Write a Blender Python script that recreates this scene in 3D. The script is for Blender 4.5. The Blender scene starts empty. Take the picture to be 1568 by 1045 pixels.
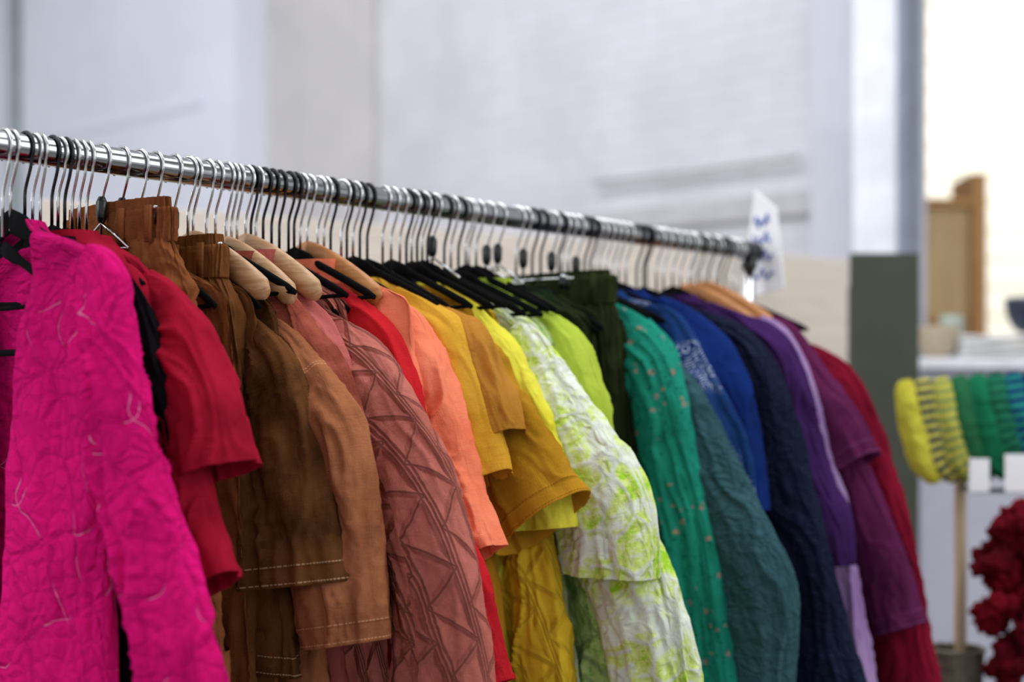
import bpy, math, random
import numpy as np
from mathutils import Vector
random.seed(5)
scene=bpy.context.scene
try:
    scene.view_settings.view_transform='Standard'
    scene.view_settings.look='None'
    scene.view_settings.exposure=0.0
except Exception: pass

CAMZ=1.274; RAILZ=1.60
X0,Y0=-.66,1.835
D=(.667,.745)
ANG=math.atan2(-.667,.745)
def rail(t): return (X0+D[0]*t, Y0+D[1]*t, RAILZ)

def lin(h):
    h=h.lstrip('#'); r=[int(h[i:i+2],16)/255 for i in (0,2,4)]
    return tuple((c/12.92 if c<=.04045 else ((c+.055)/1.055)**2.4) for c in r)

# ---------------------------------------------------------------- noise
def _h(i,j,k):
    n=(i*73856093)^(j*19349663)^(k*83492791)
    n=(n^(n>>13))*1274126177
    n=n&0x7fffffff
    n=(n^(n>>15))*2246822519
    n=n&0x7fffffff
    return (n%100003)/50001.5-1.0
def noise(x,y,z):
    x,y,z=np.broadcast_arrays(np.asarray(x,float),np.asarray(y,float),np.asarray(z,float))
    xi=np.floor(x).astype(np.int64);yi=np.floor(y).astype(np.int64);zi=np.floor(z).astype(np.int64)
    fx=x-xi;fy=y-yi;fz=z-zi
    fx=fx*fx*fx*(fx*(fx*6-15)+10);fy=fy*fy*(3-2*fy);fz=fz*fz*fz*(fz*(fz*6-15)+10)
    r=0
    for a in (0,1):
        for b in (0,1):
            for c in (0,1):
                w=(fx if a else 1-fx)*(fy if b else 1-fy)*(fz if c else 1-fz)
                r=r+w*_h(xi+a,yi+b,zi+c)
    return r
def ridge(x,y,z,p=1.0):
    return 2*(1-np.abs(noise(x,y,z)))**(2.6*p)-1

# ---------------------------------------------------------------- mesh collector
class MB:
    def __init__(s): s.v=[];s.f=[];s.uv=[];s.m=[];s.n=0
    def grid(s,P,UV,mat=0,closed=True,flip=False):
        R,C=P.shape[:2]
        base=s.n
        s.v.append(P.reshape(-1,3)); s.n+=R*C
        i=np.arange(R-1)[:,None]; j=np.arange(C if closed else C-1)[None,:]
        j2=(j+1)%C
        a=i*C+j;b=i*C+j2;c=(i+1)*C+j2;d=(i+1)*C+j
        q=np.stack([a,b,c,d],-1).reshape(-1,4)
        u=UV
        if closed:
            du=u[:,1:2,:]-u[:,0:1,:]
            ue=np.concatenate([u,u[:,-1:,:]+du],1)
            jj=j+1
        else:
            ue=u; jj=j+1
        C2=ue.shape[1]; uf=ue.reshape(-1,2)
        ua=i*C2+j;ub=i*C2+jj;uc=(i+1)*C2+jj;ud=(i+1)*C2+j
        uq=np.stack([ua,ub,uc,ud],-1).reshape(-1,4)
        if flip: q=q[:,::-1];uq=uq[:,::-1]
        s.f.append(q+base); s.uv.append(uf[uq].reshape(-1,2)); s.m.append(np.full(len(q),mat))
    def faces(s,V,F,mat=0):
        base=s.n; V=np.array(V,float); s.v.append(V); s.n+=len(V)
        F=np.array([f if len(f)==4 else list(f)+[f[-1]] for f in F])
        s.f.append(F+base); s.uv.append(V[F.reshape(-1)][:,[0,2]]); s.m.append(np.full(len(F),mat))
    def box(s,c,size,mat=0,rot=0):
        x,y,z=[k/2 for k in size]; cr,sr=math.cos(rot),math.sin(rot); V=[]
        for a in (-x,x):
            for b in (-y,y):
                for e in (-z,z): V.append((c[0]+a*cr-b*sr,c[1]+a*sr+b*cr,c[2]+e))
        s.faces(V,[(0,1,3,2),(4,6,7,5),(0,4,5,1),(2,3,7,6),(0,2,6,4),(1,5,7,3)],mat)
    def sweep(s,pts,r,mat=0,n=10,flat=None,cap=True):
        P=np.array(pts,float); K=len(P)
        T=np.gradient(P,axis=0); T/=np.linalg.norm(T,axis=1)[:,None]+1e-9
        ref=np.array([0,1.,0]) if abs(T[:,1]).max()<.9 else np.array([1.,0,0])
        B=np.cross(T,ref); B/=np.linalg.norm(B,axis=1)[:,None]+1e-9
        W=np.cross(B,T)
        a=np.broadcast_to(np.array(r if flat is None else flat[0],float),(K,)); b=np.broadcast_to(np.array(r if flat is None else flat[1],float),(K,))
        if cap:
            P=np.vstack([P[:1],P,P[-1:]]);B=np.vstack([B[:1],B,B[-1:]]);W=np.vstack([W[:1],W,W[-1:]])
            a=np.concatenate([[1e-5],a,[1e-5]]);b=np.concatenate([[1e-5],b,[1e-5]])
        th=np.linspace(0,2*np.pi,n,endpoint=False)
        c,sn=np.cos(th),np.sin(th)
        G=P[:,None,:]+a[:,None,None]*c[None,:,None]*B[:,None,:]+b[:,None,None]*sn[None,:,None]*W[:,None,:]
        UV=np.zeros((len(P),n,2)); UV[...,0]=th/6.28*.05; UV[...,1]=np.linspace(0,1,len(P))[:,None]
        s.grid(G,UV,mat)
    def build(s,name,mats,loc=(0,0,0),rz=0,smooth=True,parent=None,bevel=0):
        V=np.concatenate(s.v);F=np.concatenate(s.f);U=np.concatenate(s.uv);M=np.concatenate(s.m)
        me=bpy.data.meshes.new(name)
        me.vertices.add(len(V)); me.vertices.foreach_set('co',V.astype(np.float32).ravel())
        me.loops.add(len(F)*4); me.loops.foreach_set('vertex_index',F.astype(np.int32).ravel())
        me.polygons.add(len(F)); me.polygons.foreach_set('loop_start',(np.arange(len(F))*4).astype(np.int32))
        me.polygons.foreach_set('material_index',M.astype(np.int32))
        me.polygons.foreach_set('use_smooth',np.full(len(F),smooth))
        uvl=me.uv_layers.new(name='UVMap'); uvl.data.foreach_set('uv',U.astype(np.float32).ravel())
        me.update(calc_edges=True); me.validate()
        for m in mats: me.materials.append(m)
        ob=bpy.data.objects.new(name,me); scene.collection.objects.link(ob)
        ob.location=loc; ob.rotation_euler=(0,0,rz)
        if parent: ob.parent=parent
        if bevel:
            b=ob.modifiers.new('bevel','BEVEL'); b.width=bevel; b.segments=2
        return ob

# ---------------------------------------------------------------- node helper
class NB:
    def __init__(s,name):
        m=bpy.data.materials.new(name); m.use_nodes=True; s.m=m; s.nt=m.node_tree; s.b=s.nt.nodes['Principled BSDF']
    def node(s,t,**k):
        n=s.nt.nodes.new(t)
        for a,v in k.items():
            if a.startswith('_'): setattr(n,a[1:],v)
            else: s.put(n.inputs[a.replace('__',' ')],v)
        return n
    def put(s,sock,v):
        if isinstance(v,bpy.types.NodeSocket): s.nt.links.new(v,sock)
        elif isinstance(v,tuple) and len(v)==3 and sock.type=='RGBA': sock.default_value=(*v,1)
        else: sock.default_value=v
    def math(s,op,a,b=None,c=None,clamp=False):
        n=s.nt.nodes.new('ShaderNodeMath'); n.operation=op; n.use_clamp=clamp
        for i,v in enumerate((a,b,c)):
            if v is not None: s.put(n.inputs[i],v)
        return n.outputs[0]
    def ss(s,x,lo,hi,a=0.,b=1.):
        n=s.nt.nodes.new('ShaderNodeMapRange'); n.interpolation_type='SMOOTHSTEP'
        if lo>hi: lo,hi,a,b=hi,lo,b,a
        s.put(n.inputs[0],x); n.inputs[1].default_value=lo;n.inputs[2].default_value=hi;n.inputs[3].default_value=a;n.inputs[4].default_value=b
        return n.outputs[0]
    def mix(s,f,a,b,mode='MIX'):
        n=s.nt.nodes.new('ShaderNodeMix'); n.data_type='RGBA'; n.blend_type=mode
        s.put(n.inputs[0],f); s.put(n.inputs[6],a); s.put(n.inputs[7],b)
        return n.outputs[2]
    def noise(s,vec,scale,detail=3,rough=.5,dist=0):
        n=s.nt.nodes.new('ShaderNodeTexNoise'); s.put(n.inputs['Vector'],vec); n.inputs['Scale'].default_value=scale
        n.inputs['Detail'].default_value=detail;n.inputs['Roughness'].default_value=rough;n.inputs['Distortion'].default_value=dist
        return n
    def vor(s,vec,scale,feat='F1'):
        n=s.nt.nodes.new('ShaderNodeTexVoronoi'); n.feature=feat; s.put(n.inputs['Vector'],vec); n.inputs['Scale'].default_value=scale
        return n
    def bump(s,h,strength=1,dist=1):
        n=s.nt.nodes.new('ShaderNodeBump'); n.inputs['Strength'].default_value=strength; n.inputs['Distance'].default_value=dist
        s.put(n.inputs['Height'],h); s.put(s.b.inputs['Normal'],n.outputs[0])

def fabric(name,c1,c2=None,mscale=5,rough=1.0,crinkle=.0018,cscale=28,quilt=None,qs=16,qamp=.004,seam=.55,stitch=None,soff=(.026,.003),pattern=None,pc=None,rib=False,weave=.0006,sheen=.0):
    N=NB(name); b=N.b
    tc=N.nt.nodes.new('ShaderNodeTexCoord'); obj=tc.outputs['Object']; uv=tc.outputs['UV']
    c1=lin(c1); c2=lin(c2) if c2 else tuple(x*.72 for x in c1)
    m=N.noise(obj,mscale,5,.6,.4)
    col=N.mix(N.ss(m.outputs[0],.35,.68),c1,c2)
    sep=N.node('ShaderNodeSeparateXYZ',Vector=uv)
    U,V=sep.outputs[0],sep.outputs[1]
    fine=N.noise(uv,520,2,.6).outputs[0]
    mp=N.nt.nodes.new('ShaderNodeMapping'); N.put(mp.inputs[0],uv); mp.inputs['Scale'].default_value=(900,60,1)
    th1=N.noise(mp.outputs[0],1,2).outputs[0]
    mp2=N.nt.nodes.new('ShaderNodeMapping'); N.put(mp2.inputs[0],uv); mp2.inputs['Scale'].default_value=(60,900,1)
    th2=N.noise(mp2.outputs[0],1,2).outputs[0]
    h=N.math('MULTIPLY',N.math('ADD',N.math('ADD',fine,th1),th2),weave)
    cr=N.noise(obj,cscale,5,.55,.6).outputs[0]
    h=N.math('ADD',h,N.math('MULTIPLY',cr,crinkle))
    col=N.mix(N.math('MULTIPLY',N.ss(N.math('ADD',th1,th2),.8,1.25),.2),col,tuple(min(1,x*1.35+.01) for x in c1))
    if pattern=='tiedye':
        p=N.noise(obj,8,9,.74,.8).outputs[0]; p2=N.noise(obj,70,4,.7).outputs[0]
        pp=N.math('ADD',p,N.math('MULTIPLY',N.math('SUBTRACT',p2,.5),.3))
        col=N.mix(N.ss(pp,.42,.54),col,lin(pc[0])); col=N.mix(N.ss(pp,.53,.62),col,lin(pc[1]))
    if pattern=='speckle':
        p=N.noise(obj,55,4,.7).outputs[0]
        col=N.mix(N.ss(p,.5,.62),col,lin(pc[0]))
    if pattern=='floral':
        v=N.vor(uv,40); w=N.noise(uv,190,2).outputs[0]
        d=N.math('ADD',v.outputs['Distance'],N.math('MULTIPLY',N.math('SUBTRACT',w,.5),.45))
        sp=N.node('ShaderNodeSeparateColor',Color=v.outputs['Color'])
        keep=N.math('MULTIPLY',N.math('GREATER_THAN',sp.outputs[0],.25),.8)
        col=N.mix(N.math('MULTIPLY',N.ss(d,.24,.14),keep),col,lin(pc[0]))
        col=N.mix(N.math('MULTIPLY',N.ss(d,.09,.05),keep),col,lin(pc[1]))
        v2=N.vor(uv,80); col=N.mix(N.math('MULTIPLY',N.ss(v2.outputs['Distance'],.28,.14),.8),col,lin(pc[2]))
    if pattern=='paisley':
        v=N.vor(uv,20); r=N.math('SINE',N.math('MULTIPLY',v.outputs['Distance'],60.))
        p=N.noise(uv,90,3,.6,1.5).outputs[0]
        msk=N.math('MULTIPLY',N.ss(r,.3,.6),N.ss(p,.45,.55))
        zone=N.ss(N.noise(obj,7,1).outputs[0],.5,.56)
        col=N.mix(N.math('MULTIPLY',msk,zone),col,lin(pc[0]))
    if pattern=='stripe':
        st=N.math('PINGPONG',N.math('MULTIPLY',V,1/pc[1]),1.)
        col=N.mix(N.ss(st,.45,.55),col,lin(pc[0]))
    if quilt=='crackle':
        wv=N.noise(uv,18,2).outputs['Color']
        va=N.nt.nodes.new('ShaderNodeVectorMath'); va.operation='MULTIPLY_ADD'
        N.put(va.inputs[0],wv); va.inputs[1].default_value=(.035,.035,0); N.put(va.inputs[2],uv)
        v=N.vor(va.outputs[0],qs,'DISTANCE_TO_EDGE').outputs['Distance']
        v2=N.vor(va.outputs[0],qs*2.6,'DISTANCE_TO_EDGE').outputs['Distance']
        h=N.math('ADD',h,N.math('MULTIPLY',N.ss(v,0,.28),qamp)); h=N.math('ADD',h,N.math('MULTIPLY',N.ss(v2,0,.3),qamp*.4))
        col=N.mix(N.ss(v,.10,.0),col,tuple(x*seam for x in c1))
    if quilt in('diamond','zigzag'):
        if quilt=='zigzag':
            bw=.062
            a=N.math('FRACT',N.math('MULTIPLY',N.math('ADD',U,N.math('MULTIPLY',V,.25)),1/bw)); z=N.math('PINGPONG',N.math('MULTIPLY',V,1/.045),1.)
            d1=N.math('MULTIPLY',N.math('ABSOLUTE',N.math('SUBTRACT',a,z)),bw*.6)
            e=N.math('MINIMUM',a,N.math('SUBTRACT',1.,a)); d2=N.math('MULTIPLY',e,bw)
            d3=N.math('ABSOLUTE',N.math('SUBTRACT',d2,.006))
            d=N.math('MINIMUM',N.math('MINIMUM',d1,d2),d3)
        else:
            wq=N.math('MULTIPLY',N.math('SUBTRACT',N.noise(uv,7,2).outputs[0],.5),.16)
            s1=N.math('FRACT',N.math('MULTIPLY',N.math('ADD',N.math('ADD',U,wq),N.math('MULTIPLY',V,.35)),1/.07)); s2=N.math('FRACT',N.math('MULTIPLY',N.math('SUBTRACT',N.math('ADD',V,wq),N.math('MULTIPLY',U,.5)),1/.10))
            e1=N.math('MINIMUM',s1,N.math('SUBTRACT',1.,s1)); e2=N.math('MINIMUM',s2,N.math('SUBTRACT',1.,s2))
            d=N.math('MULTIPLY',N.math('MINIMUM',e1,e2),.07)
            va=N.nt.nodes.new('ShaderNodeVectorMath'); va.operation='MULTIPLY_ADD'
            N.put(va.inputs[0],N.noise(uv,22,3).outputs['Color']); va.inputs[1].default_value=(.03,.03,0); N.put(va.inputs[2],uv)
            v=N.vor(va.outputs[0],42,'DISTANCE_TO_EDGE').outputs['Distance']
            h=N.math('ADD',h,N.math('MULTIPLY',N.ss(v,0,.3),.0028))
            col=N.mix(N.math('MULTIPLY',N.ss(v,.09,.0),.3),col,tuple(x*.55 for x in c1))
        wob=N.noise(uv,120,2).outputs[0]
        d=N.math('ADD',d,N.math('MULTIPLY',N.math('SUBTRACT',wob,.5),.0016))
        h=N.math('ADD',h,N.math('MULTIPLY',N.ss(d,0,.009),qamp))
        if seam>1: 
            col=N.mix(N.math('MULTIPLY',N.ss(d,.0025,.0003),.5),col,tuple(x*.55 for x in c1))
            col=N.mix(N.math('MULTIPLY',N.math('MULTIPLY',N.ss(d,.0009,.0003),N.ss(N.noise(uv,14,1).outputs[0],.54,.6)),.5),col,lin('#f0a0cc'))
        else: col=N.mix(N.ss(d,.0024,.0005),col,tuple(x*seam for x in c1))
    if rib:
        sn=N.math('SINE',N.math('MULTIPLY',U,2*math.pi/.005)); h=N.math('ADD',h,N.math('MULTIPLY',sn,.0003))
    if stitch:
        st=None
        for off in soff:
            q=N.math('ABSOLUTE',N.math('SUBTRACT',V,off)); k=N.math('LESS_THAN',q,.0008)
            st=k if st is None else N.math('MAXIMUM',st,k)
        dash=N.math('LESS_THAN',N.math('FRACT',N.math('MULTIPLY',U,1/.005)),.72)
        st=N.math('MULTIPLY',N.math('MULTIPLY',st,dash),.7)
        col=N.mix(st,col,lin(stitch))
        gr=N.math('ABSOLUTE',N.math('SUBTRACT',V,.026)); h=N.math('ADD',h,N.math('MULTIPLY',N.ss(gr,0,.004),.0015))
    N.put(b.inputs['Base Color'],col); b.inputs['Roughness'].default_value=rough
    b.inputs['Sheen Weight'].default_value=sheen; b.inputs['Specular IOR Level'].default_value=.03
    N.bump(h)
    return N.m

def plain(name,c,rough=.5,metal=0,bump=None,c2=None,sc=8,spec=.5,coat=0):
    N=NB(name); tc=N.nt.nodes.new('ShaderNodeTexCoord')
    n=N.noise(tc.outputs['Object'],sc,4,.6)
    a=lin(c); bb=lin(c2) if c2 else tuple(x*.85 for x in a)
    N.put(N.b.inputs['Base Color'],N.mix(N.ss(n.outputs[0],.3,.7),a,bb))
    N.b.inputs['Roughness'].default_value=rough; N.b.inputs['Metallic'].default_value=metal; N.b.inputs['Specular IOR Level'].default_value=spec
    N.b.inputs['Coat Weight'].default_value=coat
    if bump: N.bump(N.math('MULTIPLY',N.noise(tc.outputs['Object'],bump[0],4).outputs[0],bump[1]))
    return N.m
def wood(name,c1,c2,scale=6,rough=.45,axis=0):
    N=NB(name); tc=N.nt.nodes.new('ShaderNodeTexCoord')
    mp=N.nt.nodes.new('ShaderNodeMapping'); N.put(mp.inputs[0],tc.outputs['Object'])
    s=[12,12,12]; s[axis]=1.2; mp.inputs['Scale'].default_value=s
    n=N.noise(mp.outputs[0],scale,6,.6,1.2)
    N.put(N.b.inputs['Base Color'],N.mix(N.ss(n.outputs[0],.35,.65),lin(c1),lin(c2))); N.b.inputs['Roughness'].default_value=rough
    N.bump(N.math('MULTIPLY',n.outputs[0],.0006))
    return N.m

def metal(name,c,r):
    N=NB(name); N.b.inputs['Metallic'].default_value=1; N.b.inputs['Base Color'].default_value=(*c,1)
    tc=N.nt.nodes.new('ShaderNodeTexCoord'); N.put(N.b.inputs['Roughness'],N.ss(N.noise(tc.outputs['Object'],40,3).outputs[0],.3,.7,r*.7,r*1.4)); return N.m
chrome=metal('chrome',(.34,.345,.36),.10)
wire=metal('polished_wire',(.70,.70,.71),.12)
dwire=metal('dark_wire',(.05,.05,.055),.25)
velvet=plain('black_velvet','#0b0b0d',.9,spec=.1)
bplastic=plain('black_plastic','#101012',.3)
hwood=wood('hanger_wood','#c8a078','#b08458')
hwood2=wood('hanger_wood_amber','#c08040','#a8682c')

# ---------------------------------------------------------------- garments
def smooth1(a,k):
    if k<1: return a
    w=np.ones(2*k+1)/(2*k+1)
    p=np.concatenate([np.full(k,a[0])*1.0,a,np.full(k,a[-1])])
    p[:k]=2*a[0]-a[1:k+1][::-1]; p[-k:]=2*a[-1]-a[-k-1:-1][::-1]
    return np.convolve(p,w,'valid')

def tube(mb,C,ru,rw,woff=None,rows=110,cols=84,seed=0,fold=.01,fs=(3,4),straight=False,smooth=5,mat=0,box=1.0,gap=None,
         turn=True,fade=.12,crumple=.0025,mirror=False,gather=None,diag=0.):
    C=np.array(C,float);ru=np.array(ru,float);rw=np.array(rw,float)
    woff=np.zeros(len(C)) if woff is None else np.array(woff,float)
    seg=np.sqrt((np.diff(C,axis=0)**2).sum(1)+np.diff(ru)**2); S=np.concatenate([[0],np.cumsum(seg)])
    s=np.linspace(0,S[-1],rows)
    f=lambda a: smooth1(np.interp(s,S,a),smooth)
    cu,cz,a,b,wo=f(C[:,0]),f(C[:,1]),f(ru),f(rw),f(woff)
    if straight: Bu=np.ones(rows);Bz=np.zeros(rows)
    else:
        tu,tz=np.gradient(cu),np.gradient(cz); L=np.hypot(tu,tz)+1e-9
        Bu,Bz=-tz/L,tu/L
    if gap is not None:
        g=np.interp(s,S,gap); g0=np.arcsin(np.clip(g/a,0,.95))
        k=np.linspace(0,1,cols)[None,:]; phi=g0[:,None]+(2*np.pi-2*g0[:,None])*k
    else:
        phi=np.repeat(np.linspace(0,2*np.pi,cols,endpoint=False)[None,:],rows,0)
    sp,cp=np.sin(phi),np.cos(phi)
    se=np.sign(sp)*np.abs(sp)**box; ce=np.sign(cp)*np.abs(cp)**(box)
    ss=s[:,None]
    fd=np.clip(ss/max(fade,1e-3),0,1)
    x=se*a[:,None]/.1
    warp=.55*noise(x*1.3,cp*.8+seed*1.7,ss*5+seed)+.18*noise(x*3,cp,ss*14+seed)
    xx=x+warp; dgl=diag*ss*10
    c2=cp*.9+seed*2.37
    d=fold*(.65*noise(xx*fs[0]*.45,c2,ss*fs[1]*.45)
            +.52*ridge(xx*fs[0]*.7+dgl,c2+9,ss*fs[1]*.7,.75)
            +.20*ridge(xx*fs[0]*1.5-dgl*.7,c2*1.3+4,ss*fs[1]*1.3+5,1.1)
            +.12*noise(xx*fs[0]*2.6,cp*3+seed,ss*fs[1]*3.4+5))*(.22+.78*fd)
    d+=crumple*(noise(x*5,cp*4+seed,ss*34)+.7*ridge(xx*7+3+ss*12,cp*4+seed,ss*38)+.4*ridge(xx*9-ss*20,cp*5+seed,ss*52))*(.4+.6*fd)
    if gather is not None:
        am=gather[0]*(1+.6*noise(phi*5,1,seed))
        d+=am*np.cos(phi*gather[1]+4*noise(phi*4,0,seed)+2*noise(phi*3,ss*18,seed))*np.exp(-(ss/gather[2])**2)
    nu=sp/ a[:,None]; nw=-cp/ b[:,None]; Ln=np.hypot(nu,nw)+1e-9; nu/=Ln;nw/=Ln
    ou=a[:,None]*se+d*nu*.7; ow=-b[:,None]*ce+d*nw
    if turn:
        T=np.array([cu[-1]-cu[-3],cz[-1]-cz[-3]]); T/=np.linalg.norm(T)+1e-9
        ex=[]
        for sh,shr in ((.0015,.99),(.0005,.965),(-.02,.93),(-.06,.9)):
            ex.append((ou[-1]*shr,ow[-1]*shr,cu[-1]+T[0]*sh,cz[-1]+T[1]*sh,sh))
        ou=np.vstack([ou]+[e[0][None] for e in ex]); ow=np.vstack([ow]+[e[1][None] for e in ex])
        cu=np.concatenate([cu,[e[2] for e in ex]]); cz=np.concatenate([cz,[e[3] for e in ex]])
        Bu=np.concatenate([Bu,[Bu[-1]]*4]);Bz=np.concatenate([Bz,[Bz[-1]]*4]);wo=np.concatenate([wo,[wo[-1]]*4])
        vv=np.concatenate([S[-1]-s,[-.001,-.003,-.02,-.06]])
        phi=np.vstack([phi]+[phi[-1:]]*4)
    else: vv=S[-1]-s
    sgn=-1 if mirror else 1
    P=np.stack([sgn*(cu[:,None]+ou*Bu[:,None]), wo[:,None]+ow, cz[:,None]+ou*Bz[:,None]],-1)
    UV=np.zeros(P.shape[:2]+(2,)); UV[...,0]=phi/(2*np.pi)*(2*np.pi*np.sqrt((np.mean(a)**2+np.mean(b)**2)/2)); UV[...,1]=vv[:,None]
    mb.grid(P,UV,mat,closed=gap is None,flip=mirror)

def offset_path(E,R):
    E=np.array(E,float); T=np.gradient(E,axis=0); T/=np.linalg.norm(T,axis=1)[:,None]
    return E+np.stack([T[:,1],-T[:,0]],-1)*np.array(R)[:,None]

def shirt(name,t,mat,E,r0,r1,neck=-.13,hem=-.8,hemw=.24,bw=None,seed=1,fold=.014,thick=.035,sw=None,we=None,gapf=None,both=True,collar=False,
          fs=(4,2.2),crumple=.0014,woff=0,extra=None,rot=0,tipi=0,bodyfold=.015,srow=150,sleeves=True,mats=None):
    mb=MB(); E=[(a/100,-b/100) for a,b in E]
    tip=E[tipi]; bw=bw or tip[0]-.035
    keys=[(neck+.014,.058,.030),(neck,.068,.032)]
    keys+=[((neck+tip[1])/2+.004,(.07+tip[0])/2,thick*.6),(tip[1]-.008,tip[0]-.012,thick*.42),(tip[1]-.07,max(bw,tip[0]-.05),thick*.9),(tip[1]-.25,(bw+hemw)/2,thick),(hem,hemw,thick*1.1)]
    C=[(0,k[0]) for k in keys]
    gp=None
    if gapf: gp=[gapf(k[0]) for k in keys]
    tube(mb,C,[k[1] for k in keys],[k[2] for k in keys],rows=130,cols=150,seed=seed,fold=bodyfold,fs=(2.4,1.4),straight=True,smooth=2,box=.9,gap=gp,turn=gapf is None,crumple=crumple,fade=.3)
    if collar:
        tube(mb,[(0,neck+.03),(0,neck+.012),(0,neck-.03)],[.05,.06,.085],[.03,.036,.045],rows=16,cols=60,seed=seed+4,fold=.003,straight=True,smooth=1)
    n=len(E); R=np.interp(np.linspace(0,1,n),[0,1],[r0,r1])
    C=offset_path([(E[0][0]-.05,E[0][1]+.02)]+E,[r0*.9]+list(R))
    wend=we or thick*1.05
    W=[thick*.45,thick*.6]+list(np.linspace(sw or thick*1.05,wend,n-1))
    if sleeves:
      for mir in ((False,True) if both else (False,)):
        tube(mb,C,[r0*.9]+list(R),W,woff=[0]+[woff]*n,rows=srow,cols=104,seed=seed+11+(5 if mir else 0),fold=fold,fs=fs,smooth=6,mirror=mir,crumple=crumple,fade=.14,diag=.3,box=.92)
    if extra: extra(mb)
    return mb.build(name,mats or [mat],rail(t),ANG+rot)

def trousers(name,t,mat,cu,top,edge,seed=3,thick=.035,gather=.0018,band=.045,rot=0):
    mb=MB(); 
    z=[top]+[-b/100 for a,b in edge]; r=[edge[0][0]/100-cu-.004]+[a/100-cu for a,b in edge]
    tube(mb,[(cu,top),(cu,top-.003),(cu,top-band)],[r[0],r[0]+.003,r[0]+.002],[.02,.022,.022],rows=26,cols=260,seed=seed,fold=.004,straight=True,smooth=1,gather=(gather,34,.5),crumple=.001,fade=.01,box=.8)
    tube(mb,[(cu,top-band+.004)]+[(cu,zz) for zz in z[2:]],[r[0]-.003]+r[2:],[.018]+[thick]*(len(r)-2),rows=130,cols=220,seed=seed+2,fold=.018,fs=(3.2,1.1),straight=True,smooth=4,gather=(gather*1.2,30,.05),fade=.1,box=.85)
    zl=z[-1]+.04; w=r[-1]
    for sgn in(-1,1):
        tube(mb,[(cu+sgn*w*.48,zl),(cu+sgn*w*.52,-1.08)],[w*.5,w*.42],[thick,thick*.8],rows=60,cols=70,seed=seed+7+sgn,fold=.012,fs=(2,1.5),straight=True,smooth=3)
    for u in (-.6,.35,.8):
        uu=cu+u*r[0]; mb.box((uu,-.028+.008*abs(u),top-band*.5),(.012,.004,band*1.1))
    return mb.build(name,[mat],rail(t),ANG+rot)

M={}
M['pink']=fabric('hot_pink_quilt','#dc1474','#bc0e60',quilt='diamond',qamp=.0026,seam=1.5,crinkle=.003,cscale=40)
M['black']=fabric('black_cotton','#121014','#0b0a0d')
M['red']=fabric('crimson_jersey','#a81832','#861228')
M['redb']=fabric('scarlet_cotton','#c4222a','#a01822')
M['trou1']=fabric('copper_brown_linen','#8a5230','#6a3c20',mscale=9,crinkle=.003)
M['trou2']=fabric('ochre_brown_linen','#7a4c2a','#583618',mscale=9)
M['brown']=fabric('walnut_brown_linen','#6c4426','#3c2612',mscale=10,stitch='#d0b08c',crinkle=.003)
M['terra']=fabric('terracotta_linen','#a86a48','#845034',mscale=8,stitch='#d8a078',crinkle=.004,soff=(.026,.003,.345,.35))
M['rust']=fabric('rust_linen','#a05242','#76382a',mscale=14,crinkle=.004)
M['coral']=fabric('dusty_coral_cotton','#bc6660','#a04e4a',crinkle=.003)
M['rose']=fabric('dusty_rose_quilt','#c07064','#aa5e52',quilt='zigzag',qamp=.006,seam=.40,crinkle=.003,cscale=40)
M['orange']=fabric('coral_orange_jersey','#fa8a68','#ea7452')
M['gold']=fabric('golden_yellow_jersey','#d8a438','#c48e26')
M['ochre']=fabric('ochre_jersey','#ba8034','#a06c24')
M['must']=fabric('mustard_corduroy','#b68424','#9c7018',stitch='#7c4c08',weave=.0007)
M['yellow']=fabric('bright_yellow_cotton','#e6dc4c','#d4c62e')
M['lime']=fabric('lime_tie_dye_quilt','#eaf0e4','#dce8d0',quilt='crackle',qs=20,qamp=.004,seam=.85,pattern='tiedye',pc=('#d4e67c','#a2d42e'),crinkle=.004)
M['lime2']=fabric('lime_cotton','#b4c648','#98b030')
M['speck']=fabric('lime_speckle_quilt','#bcd08c','#a4c468',pattern='speckle',pc=('#78b03e',),quilt='crackle',qs=18)
M['yquilt']=fabric('sunny_yellow_quilt','#e0ba34','#caa224',quilt='zigzag',qamp=.004,seam=.7)
M['olive']=fabric('dark_olive_twill','#30381f','#222816',mscale=10)
M['teal']=fabric('emerald_floral_print','#228e78','#197464',pattern='floral',pc=('#a87a74','#bca878','#125c50'))
M['dteal']=fabric('deep_teal_quilt','#3a5c64','#2e4c54',quilt='crackle',qs=36,qamp=.0035,seam=.75,crinkle=.003)
M['blue']=fabric('paisley_blue_cotton','#1e3e74','#162e5c',pattern='paisley',pc=('#c8d0e4',))
M['royal']=fabric('royal_blue_jersey','#142c6c','#0f2256')
M['navy']=fabric('navy_quilt','#1e243a','#161a2c',quilt='crackle',qs=44,qamp=.003,seam=.75)
M['purple']=fabric('purple_velvet','#402458','#2e1844')
M['lav']=fabric('lavender_cotton','#a488b4','#8c6ca0')
M['plum']=fabric('plum_jersey','#60244c','#481838',stitch='#8c5280')
M['dred']=fabric('wine_red_wool','#7e142c','#620e22')
M['dgreen']=fabric('forest_green_cotton','#20301c','#142010')

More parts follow.
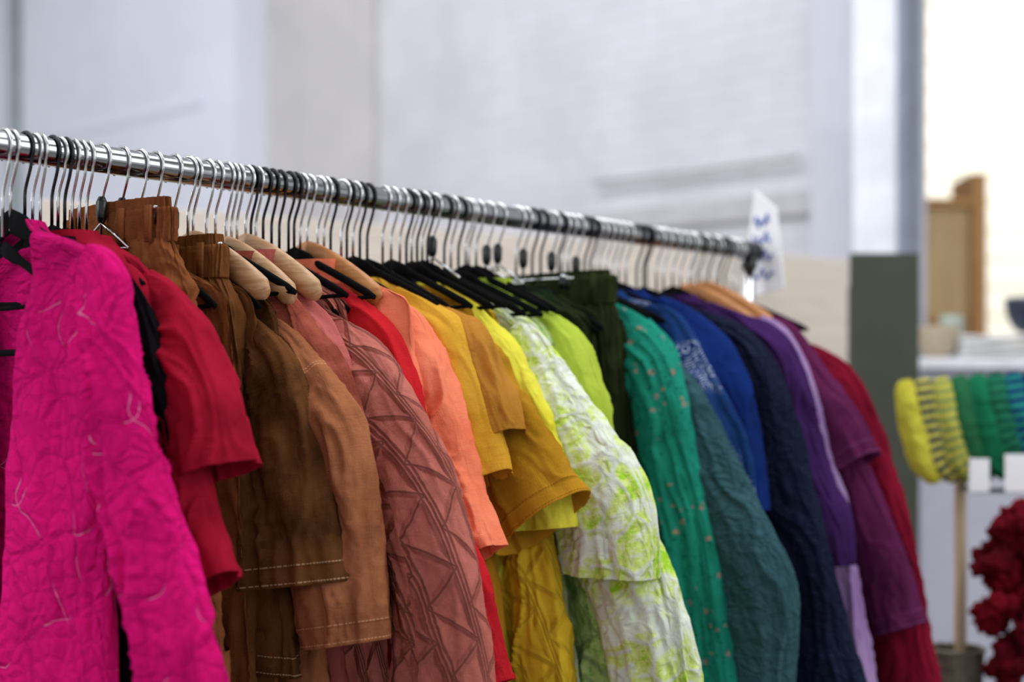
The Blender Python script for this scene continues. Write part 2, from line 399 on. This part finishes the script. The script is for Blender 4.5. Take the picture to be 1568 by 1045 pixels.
pinkgap=lambda z: max(.004,.080*np.clip((z+.54)/.36,0,1)**.8)
o=shirt('quilted_jacket',.014,M['pink'],[(24.5,16.5),(28.5,27),(33,39),(37.5,50),(41.5,58),(44.5,66),(46,73)],.055,.062,neck=-.115,hem=-.86,hemw=.25,seed=3,gapf=pinkgap,fold=.018,crumple=.0010,fs=(6,.8),thick=.030,bodyfold=.010)
m=o.modifiers.new('cloth_thickness','SOLIDIFY'); m.thickness=.004; m.offset=0
shirt('black_cardigan',.073,M['black'],[(20,18),(24.5,25),(27,32),(28.5,40),(29,60)],.05,.05,seed=5,thick=.018,bodyfold=.006)
shirt('red_tshirt',.092,M['red'],[(18,17),(24,29),(31,43),(36,53)],.06,.055,neck=-.12,seed=8,crumple=.0008)
shirt('red_tshirt',.114,M['red'],[(21,18),(27,23),(33,32),(35.5,40)],.062,.058,neck=-.125,seed=12,crumple=.0008,we=.045)
trousers('elastic_waist_trousers',.180,M['trou1'],-.01,-.072,[(12.5,9.0),(14.5,15),(18,23),(19,34),(21,49),(24,69)],seed=4)
trousers('elastic_waist_trousers',.265,M['trou2'],0,-.115,[(12,13),(14.5,20),(15.5,28),(16,41),(19,60)],seed=9)
shirt('rust_blouse',.356,M['rust'],[(14,17.5),(19,22),(25,28),(29,36),(30,45)],.055,.05,neck=-.145,seed=21,collar=True)
shirt('short_sleeve_shirt',.298,M['brown'],[(14,21),(22,26),(26,34),(30,45),(32,56)],.075,.09,neck=-.17,seed=17,fold=.018,hemw=.24,thick=.034,we=.055,fs=(4,1.6),crumple=.0018,hem=-.70)
shirt('linen_overshirt',.337,M['terra'],[(18,23),(29,34),(32,40),(34,53),(36,64)],.07,.065,neck=-.19,seed=19,fold=.018,hemw=.26,we=.045,crumple=.0020)
shirt('coral_blouse',.392,M['coral'],[(12,17),(19,22),(23,29),(24,36),(25,45)],.05,.045,neck=-.14,seed=23,collar=True)
shirt('quilted_jacket',.425,M['rose'],[(18,21),(25,24.5),(31,31),(38,40),(42.5,49),(44.5,57),(46.5,70),(47,78)],.08,.085,neck=-.16,seed=25,fold=.008,crumple=.0016,thick=.038,hemw=.28)
shirt('scarlet_shirt',.485,M['redb'],[(16,18),(22,22),(27,32),(29,41),(40,57),(45,70)],.05,.05,neck=-.15,seed=27)
shirt('sleeveless_top',.511,M['orange'],[(24,17.5),(25,20),(27,26),(28,36)],.055,.05,neck=-.145,seed=29,collar=True,sleeves=False,bw=.235,hemw=.30)
shirt('coral_blouse',.545,M['orange'],[(21,19.5),(26,26),(30,36),(32,43),(37,53)],.05,.05,neck=-.155,seed=30)
shirt('yellow_tshirt',.606,M['gold'],[(15,17),(23,21),(27,28),(30,36),(33,43)],.06,.062,neck=-.15,seed=31,fold=.012,crumple=.0007,we=.045)
shirt('ochre_tshirt',.637,M['ochre'],[(19,19),(26,22),(30,30),(33,37)],.055,.05,neck=-.16,seed=33,crumple=.0008)
shirt('mustard_shirt',.690,M['must'],[(18,20),(26,29),(33,38),(39.5,46)],.075,.088,neck=-.16,seed=36,fold=.016,hemw=.27,thick=.038,crumple=.0010,we=.055)
shirt('yellow_shirt',.737,M['yellow'],[(14,17),(23,24),(29,34),(34,44),(35,52)],.06,.06,neck=-.15,seed=39)
shirt('quilted_yellow_jacket',.762,M['yquilt'],[(14,19),(20,30),(25,45),(30,62),(33,78)],.06,.06,neck=-.17,seed=41)
shirt('tie_dye_quilted_jacket',.815,M['lime'],[(21,21),(29,30),(37,38),(43,46),(45,54),(45,60)],.095,.09,neck=-.155,seed=43,fold=.011,crumple=.0016,thick=.045,hemw=.3,we=.05)
shirt('tie_dye_quilted_jacket',.85,M['lime'],[(18,20),(28,34),(38,48),(44,58),(48,67),(51,80)],.08,.075,neck=-.165,seed=45,thick=.042,hemw=.28,crumple=.0016)
shirt('speckled_quilted_jacket',.868,M['speck'],[(18,20),(26,34),(33,48),(38,60),(42,80)],.07,.07,neck=-.165,seed=46,thick=.04,hemw=.30,crumple=.0018)
shirt('lime_shirt',.895,M['lime2'],[(19,19),(25,23),(29,32),(30,38),(31,60)],.055,.05,neck=-.15,seed=47,collar=True)
trousers('elastic_waist_trousers',1.10,M['olive'],0,-.105,[(15,12),(15.5,18),(17,32),(17,43),(19,80)],seed=14,band=.05)
shirt('dark_green_shirt',1.02,M['dgreen'],[(12,18),(14,23),(15,32),(16,44)],.04,.04,neck=-.145,seed=49)
shirt('floral_blouse',1.148,M['teal'],[(16,17),(23,22),(26,32),(29,45),(33,60),(37,81),(39,92)],.055,.058,neck=-.14,seed=51,fold=.016,hem=-1.0,fs=(5,1.3))
shirt('quilted_jacket',1.198,M['dteal'],[(19,23),(26,30),(32,40),(39,51),(46,62),(47,71),(46,82),(45,92)],.09,.09,neck=-.16,seed=53,fold=.009,crumple=.0012,thick=.045,hem=-1.05,hemw=.3)
shirt('patterned_blue_shirt',1.245,M['blue'],[(19,17),(26,27),(33,38),(35,45),(36,60)],.06,.055,neck=-.135,seed=55,hem=-1.)
shirt('blue_tshirt',1.305,M['royal'],[(15,15),(25,22),(29,30),(33,43),(34,53)],.06,.06,neck=-.13,seed=57,hem=-1.)
shirt('navy_jacket',1.386,M['navy'],[(15,16),(25,19),(31,27),(36,41),(41,58),(45,74),(49,86),(50,94)],.065,.065,neck=-.135,seed=59,hem=-1.05,hemw=.28,fold=.012)
shirt('purple_blouse',1.488,M['purple'],[(14,15),(26,20),(31,29),(36,44),(40,55),(41,64)],.055,.055,neck=-.13,seed=61,hem=-1.)
shirt('lavender_dress',1.547,M['lav'],[(23,18),(28,28),(31,38),(36,54),(42,87),(44,98)],.045,.045,neck=-.14,seed=63,hem=-1.1,hemw=.3)
shirt('plum_tshirt',1.602,M['plum'],[(12,15),(21,17),(28,26),(35,35),(40,43)],.06,.065,neck=-.135,seed=65,hem=-.9,crumple=.0007,we=.045)
shirt('plum_blouse',1.645,M['plum'],[(21,20),(30,36),(38,51),(44,65),(48,76)],.06,.055,neck=-.14,seed=67,hem=-1.)
shirt('wine_red_coat',1.708,M['dred'],[(24,23),(31,28),(37,42),(42,57),(45,74),(48,88),(49,98)],.065,.065,neck=-.165,seed=69,hem=-1.1,hemw=.3,fold=.010)

GT=[.014,.073,.092,.114,.180,.265,.298,.337,.356,.392,.425,.485,.511,.545,.606,.637,.690,.737,.762,.815,.85,.868,.895,1.02,1.10,1.148,1.198,1.245,1.305,1.386,1.488,1.547,1.602,1.645,1.708]
HT=[0.034,0.045,0.056,0.082,0.103,0.125,0.148,0.207,0.234,0.289,0.321,0.366,0.376,0.402,0.411,0.441,0.456,0.474,0.497,0.532,0.559,0.581,0.593,0.621,0.671,0.710,0.725,0.75,0.774,0.786,0.831,0.876,0.922,0.951,1.000,1.045,1.069,1.12,1.13,1.172,1.215,1.228,1.265,1.286,1.328,1.364,1.397,1.431,1.455,1.516,1.559,1.58,1.62,1.66,1.683,1.73]
ALL=sorted([(g,1) for g in GT]+[(h,0) for h in HT])
ALL=[(-.30,0),(-.16,0),(.003,0)]+ALL
kinds={.356:'wood',.392:'wood',.298:'wood',.511:'wood2',.180:'clip',.265:'clip',.148:'conn',.207:'wood3',1.10:'clip',1.02:'clip',.951:'conn',.786:'conn',.922:'conn',1.172:'conn',1.547:'wood2',1.602:'wood2'}
def fillmat(t):
    nxt=[g for g in GT if g>t]
    if .9<t<1.1: return random.choice([M['dgreen'],M['black'],M['olive']])
    if 1.2<t<1.35: return random.choice([M['royal'],M['navy']])
    tbl={.014:'pink',.073:'black',.092:'red',.114:'red',.180:'red',.265:'trou1',.298:'trou2',.337:'brown',.356:'rust',.392:'rust',.425:'coral',.485:'rose',.511:'redb',.545:'orange',.606:'orange',.637:'gold',.690:'ochre',.737:'must',.762:'yellow',.815:'yquilt',.85:'lime',.868:'lime',.895:'lime2',1.148:'olive',1.198:'teal',1.245:'blue',1.386:'navy',1.488:'navy',1.547:'purple',1.602:'purple',1.645:'plum',1.708:'dred'}
    return M[tbl.get(nxt[0],'dred')] if nxt else M['dred']

def hanger(t,kind,rot,seed,own):
    rnd=random.Random(seed); mb=MB()
    R=.0213; nk=-.072-rnd.uniform(0,.012)
    pts=[]
    for a in np.linspace(math.radians(215),math.radians(-40),18): pts.append((R*math.cos(a),0,R*math.sin(a)))
    e=pts[-1]
    for k in np.linspace(.15,1,8):
        kk=k*k*(3-2*k)
        pts.append((e[0]*(1-kk),0,e[2]+(nk+.012-e[2])*k))
    pts.append((0,0,nk-.035))
    tip=[(pts[0][0]-.004,0,pts[0][2]-.003)]
    wm=1 if (kind=='black' and rnd.random()<.4) else 0
    mb.sweep(tip+pts,.0023,wm,n=10)
    zc=nk-.03
    if kind in('black','blackbar'):
        L=.185 if own else .15
        ex=0 if own else -.02
        if kind=='blackbar': zc+=.008
        for sg in(-1,1):
            P=[(sg*L*k,0,zc+ex-.035*k-.042*k**1.2) for k in np.linspace(0,1,12)]
            mb.sweep(P,0,2,n=10,flat=([.016 if kind=='blackbar' else .010]*3+[.012 if kind=='blackbar' else .006]*8+[.004],[.003]*12))
        if kind=='blackbar':
            for sg in(-1,1): mb.sweep([(sg*.15,0,zc-.06),(sg*.15,0,-.268)],.0035,2,n=8)
            mb.sweep([(-.15,-.0,-.268),(.15,0,-.268)],.0045,2,n=10)
        else: mb.sweep([(-L*.97,0,zc+ex-.076),(0,0,zc+ex-.078),(L*.97,0,zc+ex-.076)],.003,2,n=8)
    elif kind in('wood','wood2','wood3'):
        mi=3 if kind=='wood' else 4
        L=.175 if kind!='wood3' else .10; k=np.linspace(-1,1,29)
        P=[(L*q,-.012*abs(q)**2,zc+.004-.03*abs(q)-.048*abs(q)**1.5) for q in k]
        mb.sweep(P,0,mi,n=16,flat=([.008]+[.017+.006*(1-abs(q)) for q in k[1:-1]]+[.010],[.005]+[.006+.005*abs(q) for q in k[1:-1]]+[.006]))
        mb.sweep([(-.10,-.006,zc-.06),(.10,-.006,zc-.06)],.004,mi,n=8)
    else:
        mb.sweep([(0,0,nk+.024),(0,0,nk+.016),(0,0,nk-.004),(0,0,nk-.012)],0,5,n=10,flat=([.005,.009,.008,.005],[.004,.0075,.0075,.004]))
        if kind=='clip':
            zb=-.118
            if t<.3: zb=-.080 if t<.2 else -.118
            mb.sweep([(-.115,0,zb+.004),(0,0,zb+.006),(.115,0,zb+.004)],.002,0,n=8)
            for u in(-.10,.095):
                for w in(-.006,.006): mb.box((u,w,zb-.004),(.014,.003,.022),5)
                mb.sweep([(u,-.009,zb+.008),(u,.009,zb+.008)],.003,0,n=8)
        else:
            mb.sweep([(-.06,0,nk-.05),(0,0,nk-.012),(.06,0,nk-.05)],.0022,0,n=8)
            mb.sweep([(-.06,0,nk-.05),(.06,0,nk-.05)],.0022,0,n=8)
    return mb.build('clothes_hanger',[wire,dwire,velvet,hwood,hwood2,bplastic],rail(t),ANG+rot)
for i,(t,own) in enumerate(ALL):
    kd=kinds.get(t,'black'); 
    if t==.014: kd='blackbar'
    hanger(t,kd,random.uniform(-.04,.04) if own else random.uniform(-.09,.09),i,own)
    if not own and kd not in('clip','wood3') and t>.08:
        mb=MB(); nz=-.145-random.uniform(0,.01); s=random.uniform(.15,.17)
        if t<.15: nz-=.005; s=.15
        tube(mb,[(0,nz+.01),(0,nz),(0,nz-.035),(0,nz-.09),(0,-.8)],[.05,.06,s-.01,s,s+.05],[.016,.018,.010,.012,.016],rows=60,cols=80,seed=i+100,fold=.006,fs=(2.5,1.4),straight=True,smooth=2,box=.9)
        mb.build('cotton_top',[fillmat(t)],rail(t),ANG+random.uniform(-.03,.03))

# ---------------------------------------------------------------- rack
rk=bpy.data.objects.new('clothes_rack',None); scene.collection.objects.link(rk); rk.location=rail(0); rk.rotation_euler=(0,0,ANG)
def rpart(name,fn,mats,smooth=True,bevel=0):
    mb=MB(); fn(mb); return mb.build(name,mats,(0,0,0),0,smooth,rk,bevel)
T0,T1=-.42,1.79
rpart('rail',lambda mb: mb.sweep([(0,T0,0),(0,T0+.01,0),(0,.5,0),(0,1,0),(0,T1-.01,0),(0,T1,0)],.0188,0,n=48),[chrome])
def posts(mb):
    for T in(T0+.02,T1-.01):
        mb.sweep([(0,T,-.0),(0,T,-.5),(0,T,-1.2),(0,T,-1.5)],.0125,0,n=24)
        mb.sweep([(-.28,T,-1.5),(0,T,-1.5),(.28,T,-1.5)],.0125,0,n=20)
    mb.sweep([(0,T0+.02,-1.47),(0,1,-1.47),(0,T1-.01,-1.47)],.0125,0,n=20)
rpart('uprights',posts,[wire])
def caps(mb):
    for T in(T0+.01,T1-.01):
        mb.sweep([(0,T-.028,0),(0,T-.024,0),(0,T+.02,0),(0,T+.024,0)],.0215,0,n=24)
        mb.sweep([(0,T,.0),(0,T,-.035),(0,T,-.04)],.018,0,n=24)
rpart('elbow_joints',caps,[bplastic])
def cast(mb):
    for T in(T0+.02,T1-.01):
        for u in(-.27,.27):
            mb.sweep([(u-.012,T,-1.565),(u+.012,T,-1.565)],.033,0,n=24)
            mb.box((u,T,-1.53),(.035,.02,.05),0)
rpart('casters',cast,[bplastic])

card=plain('white_card','#f8f8fb',.6,c2='#f2f2f8'); ink=plain('blue_ink','#4060b8',.6)
mb=MB()
mb.faces([(-.085,-.0015,-.10),(.085,-.0015,-.085),(.055,-.0015,.095),(-.03,-.0015,.145),(-.085,.0015,-.10),(.085,.0015,-.085),(.055,.0015,.095),(-.03,.0015,.145)],[(0,1,2,3),(7,6,5,4),(0,4,5,1),(1,5,6,2),(2,6,7,3),(3,7,4,0)],0)
for row in range(4):
    z=.07-row*.04; w=.028+.007*row
    for sd in(-.0024,.0024):
        P=[(-w+2*w*k,sd,z+.014*math.sin(k*16+row*2)*(.6+.4*math.sin(k*9+row))) for k in np.linspace(0,1,50)]
        mb.sweep(P,.0026,1,n=6)
mb.build('price_sign',[card,ink],(rail(1.835)[0],rail(1.835)[1],RAILZ+.0),math.radians(-66),False)

# ---------------------------------------------------------------- room
WD=(-.745,.667); W0=(1.28,6.0); WANG=math.atan2(WD[1],WD[0])
def wpt(a,off=0):
    return (W0[0]+WD[0]*a-off*.667, W0[1]+WD[1]*a-off*.745)
def wbox(name,a0,a1,z0,z1,depth,mat,off=0,bevel=0):
    c=wpt((a0+a1)/2,off+depth/2); mb=MB(); mb.box((0,0,0),(abs(a1-a0),depth,z1-z0))
    return mb.build(name,[mat],(c[0],c[1],(z0+z1)/2),WANG,False,bevel=bevel)
def wallmat(name,c,c2,brick=True,amp=.0012):
    N=NB(name); tc=N.nt.nodes.new('ShaderNodeTexCoord')
    n=N.noise(tc.outputs['Object'],1.3,7,.7,.3).outputs[0]
    col=N.mix(N.ss(n,.3,.7),lin(c),lin(c2))
    h=N.math('MULTIPLY',N.noise(tc.outputs['Object'],30,4).outputs[0],.002)
    if brick:
        mp=N.nt.nodes.new('ShaderNodeMapping'); N.put(mp.inputs[0],tc.outputs['Object']); mp.inputs['Rotation'].default_value=(math.pi/2,0,0)
        bt=N.nt.nodes.new('ShaderNodeTexBrick'); N.put(bt.inputs['Vector'],mp.outputs[0]); bt.inputs['Scale'].default_value=1
        bt.inputs['Brick Width'].default_value=.24;bt.inputs['Row Height'].default_value=.075;bt.inputs['Mortar Size'].default_value=.008;bt.inputs['Mortar Smooth'].default_value=.6
        h=N.math('ADD',h,N.math('MULTIPLY',bt.outputs['Fac'],-amp))
        col=N.mix(N.math('MULTIPLY',bt.outputs['Fac'],.2),col,lin('#a8a6ac'))
    N.put(N.b.inputs['Base Color'],col); N.b.inputs['Roughness'].default_value=.7; N.bump(h); return N.m
wm=wallmat('painted_brick_wall','#d2d1d8','#c0bfc6')
wm2=wallmat('painted_pilaster','#dcdeea','#d2d4e0',False)
wm3=wallmat('wall_shade_grey','#c6c2c3','#b8b5b6',False)  # wall grey darkened to carry the shade beside the left pilaster
white=plain('white_gloss_paint','#eef0f8',.5)
wbox('wall_back',-.46,9,0,4.9,.08,wm,-.08)
wbox('trim_1',3.62,6.0,0,4.9,.28,wm2)
wbox('wall_shade_band',2.7,3.62,0,4.9,.05,wm3)  # thin added slab, the band of wall shade put into its colour
wbox('trim_3',-.44,-.24,0,4.9,.12,white)
wbox('trim_4',-.20,.0,0,4.9,.04,wallmat('grey_pilaster_paint','#c9cad4','#bcbdc8',False))
lp=plain('ledge_paint','#bcbabf',.7)
wbox('trim_5',0,1.25,2.05,2.15,.03,lp)
wbox('trim_6',-.475,-.44,0,4.9,.14,plain('slate_frame','#8a92a2',.6))
mb=MB(); p=wpt(6.35,.12); mb.sweep([(0,0,0),(0,0,2),(0,0,4.9)],.035,0,n=20); mb.build('trim_7',[plain('pipe_grey','#a4b0b0',.5)],(p[0],p[1],0))
wbox('trim_8',6.5,6.75,0,4.9,.12,wm2)
mb=MB(); p=wpt(.55,.06)
mb.sweep([(-.5,0,0),(0,0,0),(.6,0,0)],.012,0,n=10)
mb.build('trim_9',[plain('conduit_grey','#c0c0c4',.5)],(p[0],p[1],2.29),WANG)
wbox('trim_10',3.9,5.6,3.0,3.04,.012,wm2,.28)
conc=plain('polished_concrete','#8f8d8a',.45,c2='#777571',sc=1.5,bump=(20,.001))
mb=MB(); mb.box((1,4.5,-.05),(18,17,.1)); mb.build('floor',[conc],smooth=False)
mb=MB(); mb.box((1,12.6,2.45),(18,.2,4.9))
clad=NB('cream_cladding'); tc=clad.nt.nodes.new('ShaderNodeTexCoord'); sp=clad.node('ShaderNodeSeparateXYZ',Vector=tc.outputs['Object'])
fr=clad.math('FRACT',clad.math('MULTIPLY',sp.outputs[2],4.)); e=clad.ss(fr,.8,.95)
clad.put(clad.b.inputs['Base Color'],clad.mix(e,lin('#eeeadc'),lin('#b0a890'))); clad.b.inputs['Roughness'].default_value=.7; clad.bump(clad.math('MULTIPLY',e,-.02))
mb.build('wall_far',[clad.m],smooth=False)
mb=MB()
for y in (-1.5,2.2,5.9,9.6): mb.box((1,y,4.95),(18,1.5,.1))
for x in (-6,-1.5,3,7.5): mb.box((x,4.5,4.85),(.2,17,.25))
mb.build('ceiling',[plain('ceiling_white','#d8d8d6',.8)],smooth=False)

ply=wood('pale_plywood','#e2d6ca','#d6cabc',3,.6,0)
A=(-1.13,3.41);B=(1.17,4.93); L=math.hypot(B[0]-A[0],B[1]-A[1]); 
mb=MB(); mb.box((0,0,0),(L,.02,1.74)); 
for k in (-.4,0,.4): mb.box((L*k,.05,-.1),(.05,.08,1.5))
mb.build('plywood_partition',[ply],((A[0]+B[0])/2,(A[1]+B[1])/2,.88),math.atan2(B[1]-A[1],B[0]-A[0]),False,bevel=.003)
mb=MB(); mb.box((0,0,0),(.205,.03,1.69)); mb.box((0,.1,-.84),(.22,.3,.02)); mb.box((-.09,.03,0),(.02,.03,1.5)); mb.box((.09,.03,0),(.02,.03,1.5))
mb.build('display_panel',[plain('olive_grey_board','#3c4236',.7)],(1.125,4.3,.865),0,False,bevel=.003)
lavm=wallmat('lavender_partition','#b8b8c6','#aaaaba',False)
mb=MB(); mb.box((0,0,-.02),(3,.3,1.38),0); mb.box((0,0,.69),(3.06,.4,.04),1)
mb.build('service_counter',[lavm,white],(3.02,5.4,.71),0,False,bevel=.004)
mb=MB()
for i in range(4):
    pts=np.linspace(0,1,12); 
    mb.sweep([(-.2+.4*k,0,.012+.022*i+.004*math.sin(k*7+i)) for k in pts],0,0,n=16,flat=([.011]*12,[.12-.008*i]*12))
mb.build('folded_linen_stack',[plain('white_linen','#f2f2f2',.9)],(1.87,5.36,1.42))
def bowl(name,loc,r,h,mat):
    mb=MB(); K=14; pr=[(r*(.35+.65*math.sin(k*math.pi/2)),h*(1-math.cos(k*math.pi/2))) for k in np.linspace(0,1,K)]
    pr=[(.001,0)]+pr+[(p[0]*.95,p[1]+.001) for p in pr[::-1]]
    th=np.linspace(0,2*np.pi,36,endpoint=False)
    G=np.array([[(a*math.cos(q),a*math.sin(q),b) for q in th] for a,b in pr]); mb.grid(G,np.zeros(G.shape[:2]+(2,)))
    return mb.build(name,[mat],loc)
bowl('ceramic_bowl',(1.94,5.30,1.515),.10,.13,plain('dark_blue_glaze','#2c3548',.3))
bowl('woven_bowl',(1.60,5.35,1.42),.08,.12,plain('straw','#b8a890',.8))
bowl('sage_vase',(1.70,5.5,1.42),.045,.17,plain('sage_glaze','#a8b4a8',.2))
mb=MB(); mb.box((0,0,-.2),(.32,.3,2.3),0); mb.box((.19,-.02,-.15),(.07,.34,2.5),1); mb.box((-.02,-.02,.96),(.38,.34,.04),1)
for z in(-.8,-.2,.4): mb.box((0,-.16,z),(.3,.02,.03),1)
mb.build('wooden_cabinet',[wood('tan_wood','#cdb182','#bfa070',3,.6,2),wood('honey_wood','#c49258','#b07f48',3,.6,2)],(2.05,7.0,1.25),0,False,bevel=.004)

# headband display
hd=bpy.data.objects.new('headband_display_stand',None); scene.collection.objects.link(hd); hd.location=(1.2,3.3,0)
tan=wood('beech','#c8b498','#b7a082',4,.6,2)
mb=MB(); mb.sweep([(-.16,0,0.02),(-.16,0,.6),(-.16,0,1.29)],.014,0,n=16); mb.sweep([(.5,0,0.02),(.5,0,.6),(.5,0,1.29)],.014,0,n=16); mb.sweep([(-.27,0.01,1.27),(.2,0.01,1.29),(.62,0.01,1.30)],.010,0,n=16); mb.box((.17,0,.02),(.8,.3,.03),0)
mb.box((.17,0,.45),(.66,.2,.02),0)
mb.build('frame',[tan],parent=hd)
cols=[('#dcd44c',None),('#dcd460','#2a3a50'),('#d0c856','#8a9a5a'),('#2f7048',None),('#1f7a54',None),('#1c5a48','#2a7a5a'),('#16366e','#2f8a80'),('#163a70',None),('#3d7c4a','#24503a'),('#2f8a70','#e0d060'),('#204a90',None),('#dcd04a',None)]
for i,(a,b2) in enumerate(cols):
    mt=fabric('headband_cloth_%d'%i,a,None,pattern='stripe' if b2 else None,pc=(b2,.011) if b2 else None)
    mb=MB(); x=-.295+i*.040; q=.003*i
    tube(mb,[(x,1.315+q),(x+.002,1.305+q),(x+.008,1.27+q),(x+.022,1.19+q),(x+.045,1.125+q),(x+.075,1.085+q),(x+.08,1.08+q)],[.012,.024,.030,.033,.036,.022,.008],[.006,.012,.022,.026,.022,.012,.004],rows=60,cols=44,seed=i+200,fold=.005,smooth=3,turn=False)
    mb.build('headband_%d'%(i+1),[mt],(0,-.02-.004*i,0),parent=hd)
mb=MB(); mb.box((-.155,-.12,1.10),(.045,.002,.075)); mb.box((-.055,-.125,1.105),(.09,.002,.085)); mb.box((.08,-.125,1.105),(.09,.002,.085)); mb.build('price_tags',[card],parent=hd,smooth=False)
mb=MB(); mb.box((-.02,-.11,1.065),(.30,.01,.010)); mb.box((-.16,-.055,1.065),(.01,.12,.01)); mb.build('tag_rail',[bplastic],parent=hd,smooth=False)
scr=fabric('crimson_satin','#740c1c','#400610',crinkle=.012,cscale=45,rough=.6); scr2=fabric('magenta_satin','#641032','#360a20',crinkle=.012,cscale=45,rough=.6)
mb=MB(); rs=random.Random(8)
for i in range(64):
    cx=rs.uniform(-.085,.15); cz=1.00-i*.0108; R=rs.uniform(.018,.038); cy=rs.uniform(-.04,.04); tl=rs.uniform(-1.2,1.2); tl2=rs.uniform(-1.5,1.5)
    U=np.linspace(0,2*np.pi,56,endpoint=False); Vv=np.linspace(0,2*np.pi,20,endpoint=False)
    uu,vv=np.meshgrid(U,Vv,indexing='ij'); r=.021+.003*np.cos(uu*11+vv*2)+.011*noise(np.cos(uu)*5,np.sin(uu)*5+i,np.sin(vv)*2)
    x=(R+r*np.cos(vv))*np.cos(uu); z=(R+r*np.cos(vv))*np.sin(uu); y=r*np.sin(vv)
    x2=x*math.cos(tl)-y*math.sin(tl); y2=x*math.sin(tl)+y*math.cos(tl); z2=z*math.cos(tl2)-y2*math.sin(tl2); y3=z*math.sin(tl2)+y2*math.cos(tl2)
    G=np.stack([cx+x2,cy+y3,cz+z2],-1); G=np.concatenate([G,G[:1]],0)
    mb.grid(G,np.zeros(G.shape[:2]+(2,)),0 if i<38 else 1)
mb.build('scrunchie_bundle',[scr,scr2],(1.14,3.16,0))
mb=MB(); th=np.linspace(0,2*np.pi,80,endpoint=False); zz=np.linspace(0,1,60)
G=np.array([[((.05+.012*k+.003*math.sin(q*30+ (k*60//2)*math.pi))*math.cos(q),(.05+.012*k+.003*math.sin(q*30+(k*60//2)*math.pi))*math.sin(q),k*.22) for q in th] for k in zz])
mb.grid(G,np.zeros(G.shape[:2]+(2,))); mb.sweep([(.062*math.cos(q),.062*math.sin(q),.22) for q in np.linspace(0,2*np.pi,40)],.006,0,n=8)
mb.build('wicker_basket',[plain('grey_wicker','#8d8272',.8,c2='#5f574b',sc=40)],(1.02,3.27,.475))

# ---------------------------------------------------------------- light
w=bpy.data.worlds.new('world'); scene.world=w; w.use_nodes=True; bg=w.node_tree.nodes['Background']; bg.inputs[0].default_value=(.92,.95,1,1); bg.inputs[1].default_value=.80
def area(name,loc,tgt,sx,sy,power,col):
    l=bpy.data.lights.new(name,'AREA'); l.shape='RECTANGLE'; l.size=sx;l.size_y=sy;l.energy=power;l.color=col
    o=bpy.data.objects.new(name,l); scene.collection.objects.link(o); o.location=loc
    o.rotation_euler=(Vector(tgt)-Vector(loc)).to_track_quat('-Z','Y').to_euler()
area('window_light',(4.5,.2,3.4),(.2,2.4,1.2),3,3,85,(1,.99,.98))
area('skylight_lamp',(.2,2.6,4.6),(.2,2.6,0),4,1.6,90,(.95,.975,1))
area('left_fill_light',(-4,.6,3.0),(.4,2.6,1.2),2.6,2.2,70,(.95,.97,1))  # added fill from the left, brightens the price sign and softens garment shading
area('wall_fill_light',(-2.2,4.6,4.6),(-1.6,8,1.8),4,1.5,110,(.95,.965,1))  # added light aimed at the back wall, brightens it apart from the garments
area('far_room_lamp',(4.2,9.5,4.4),(3.5,12,2),4,2,230,(1,.975,.92))

cam=bpy.data.cameras.new('camera'); co=bpy.data.objects.new('camera',cam); scene.collection.objects.link(co)
co.location=(0,0,CAMZ); co.rotation_euler=(math.pi/2,0,0); cam.lens=50; cam.sensor_width=36; cam.shift_y=106/1920
cam.dof.use_dof=True; cam.dof.focus_distance=1.98; cam.dof.aperture_fstop=1.8
scene.camera=co
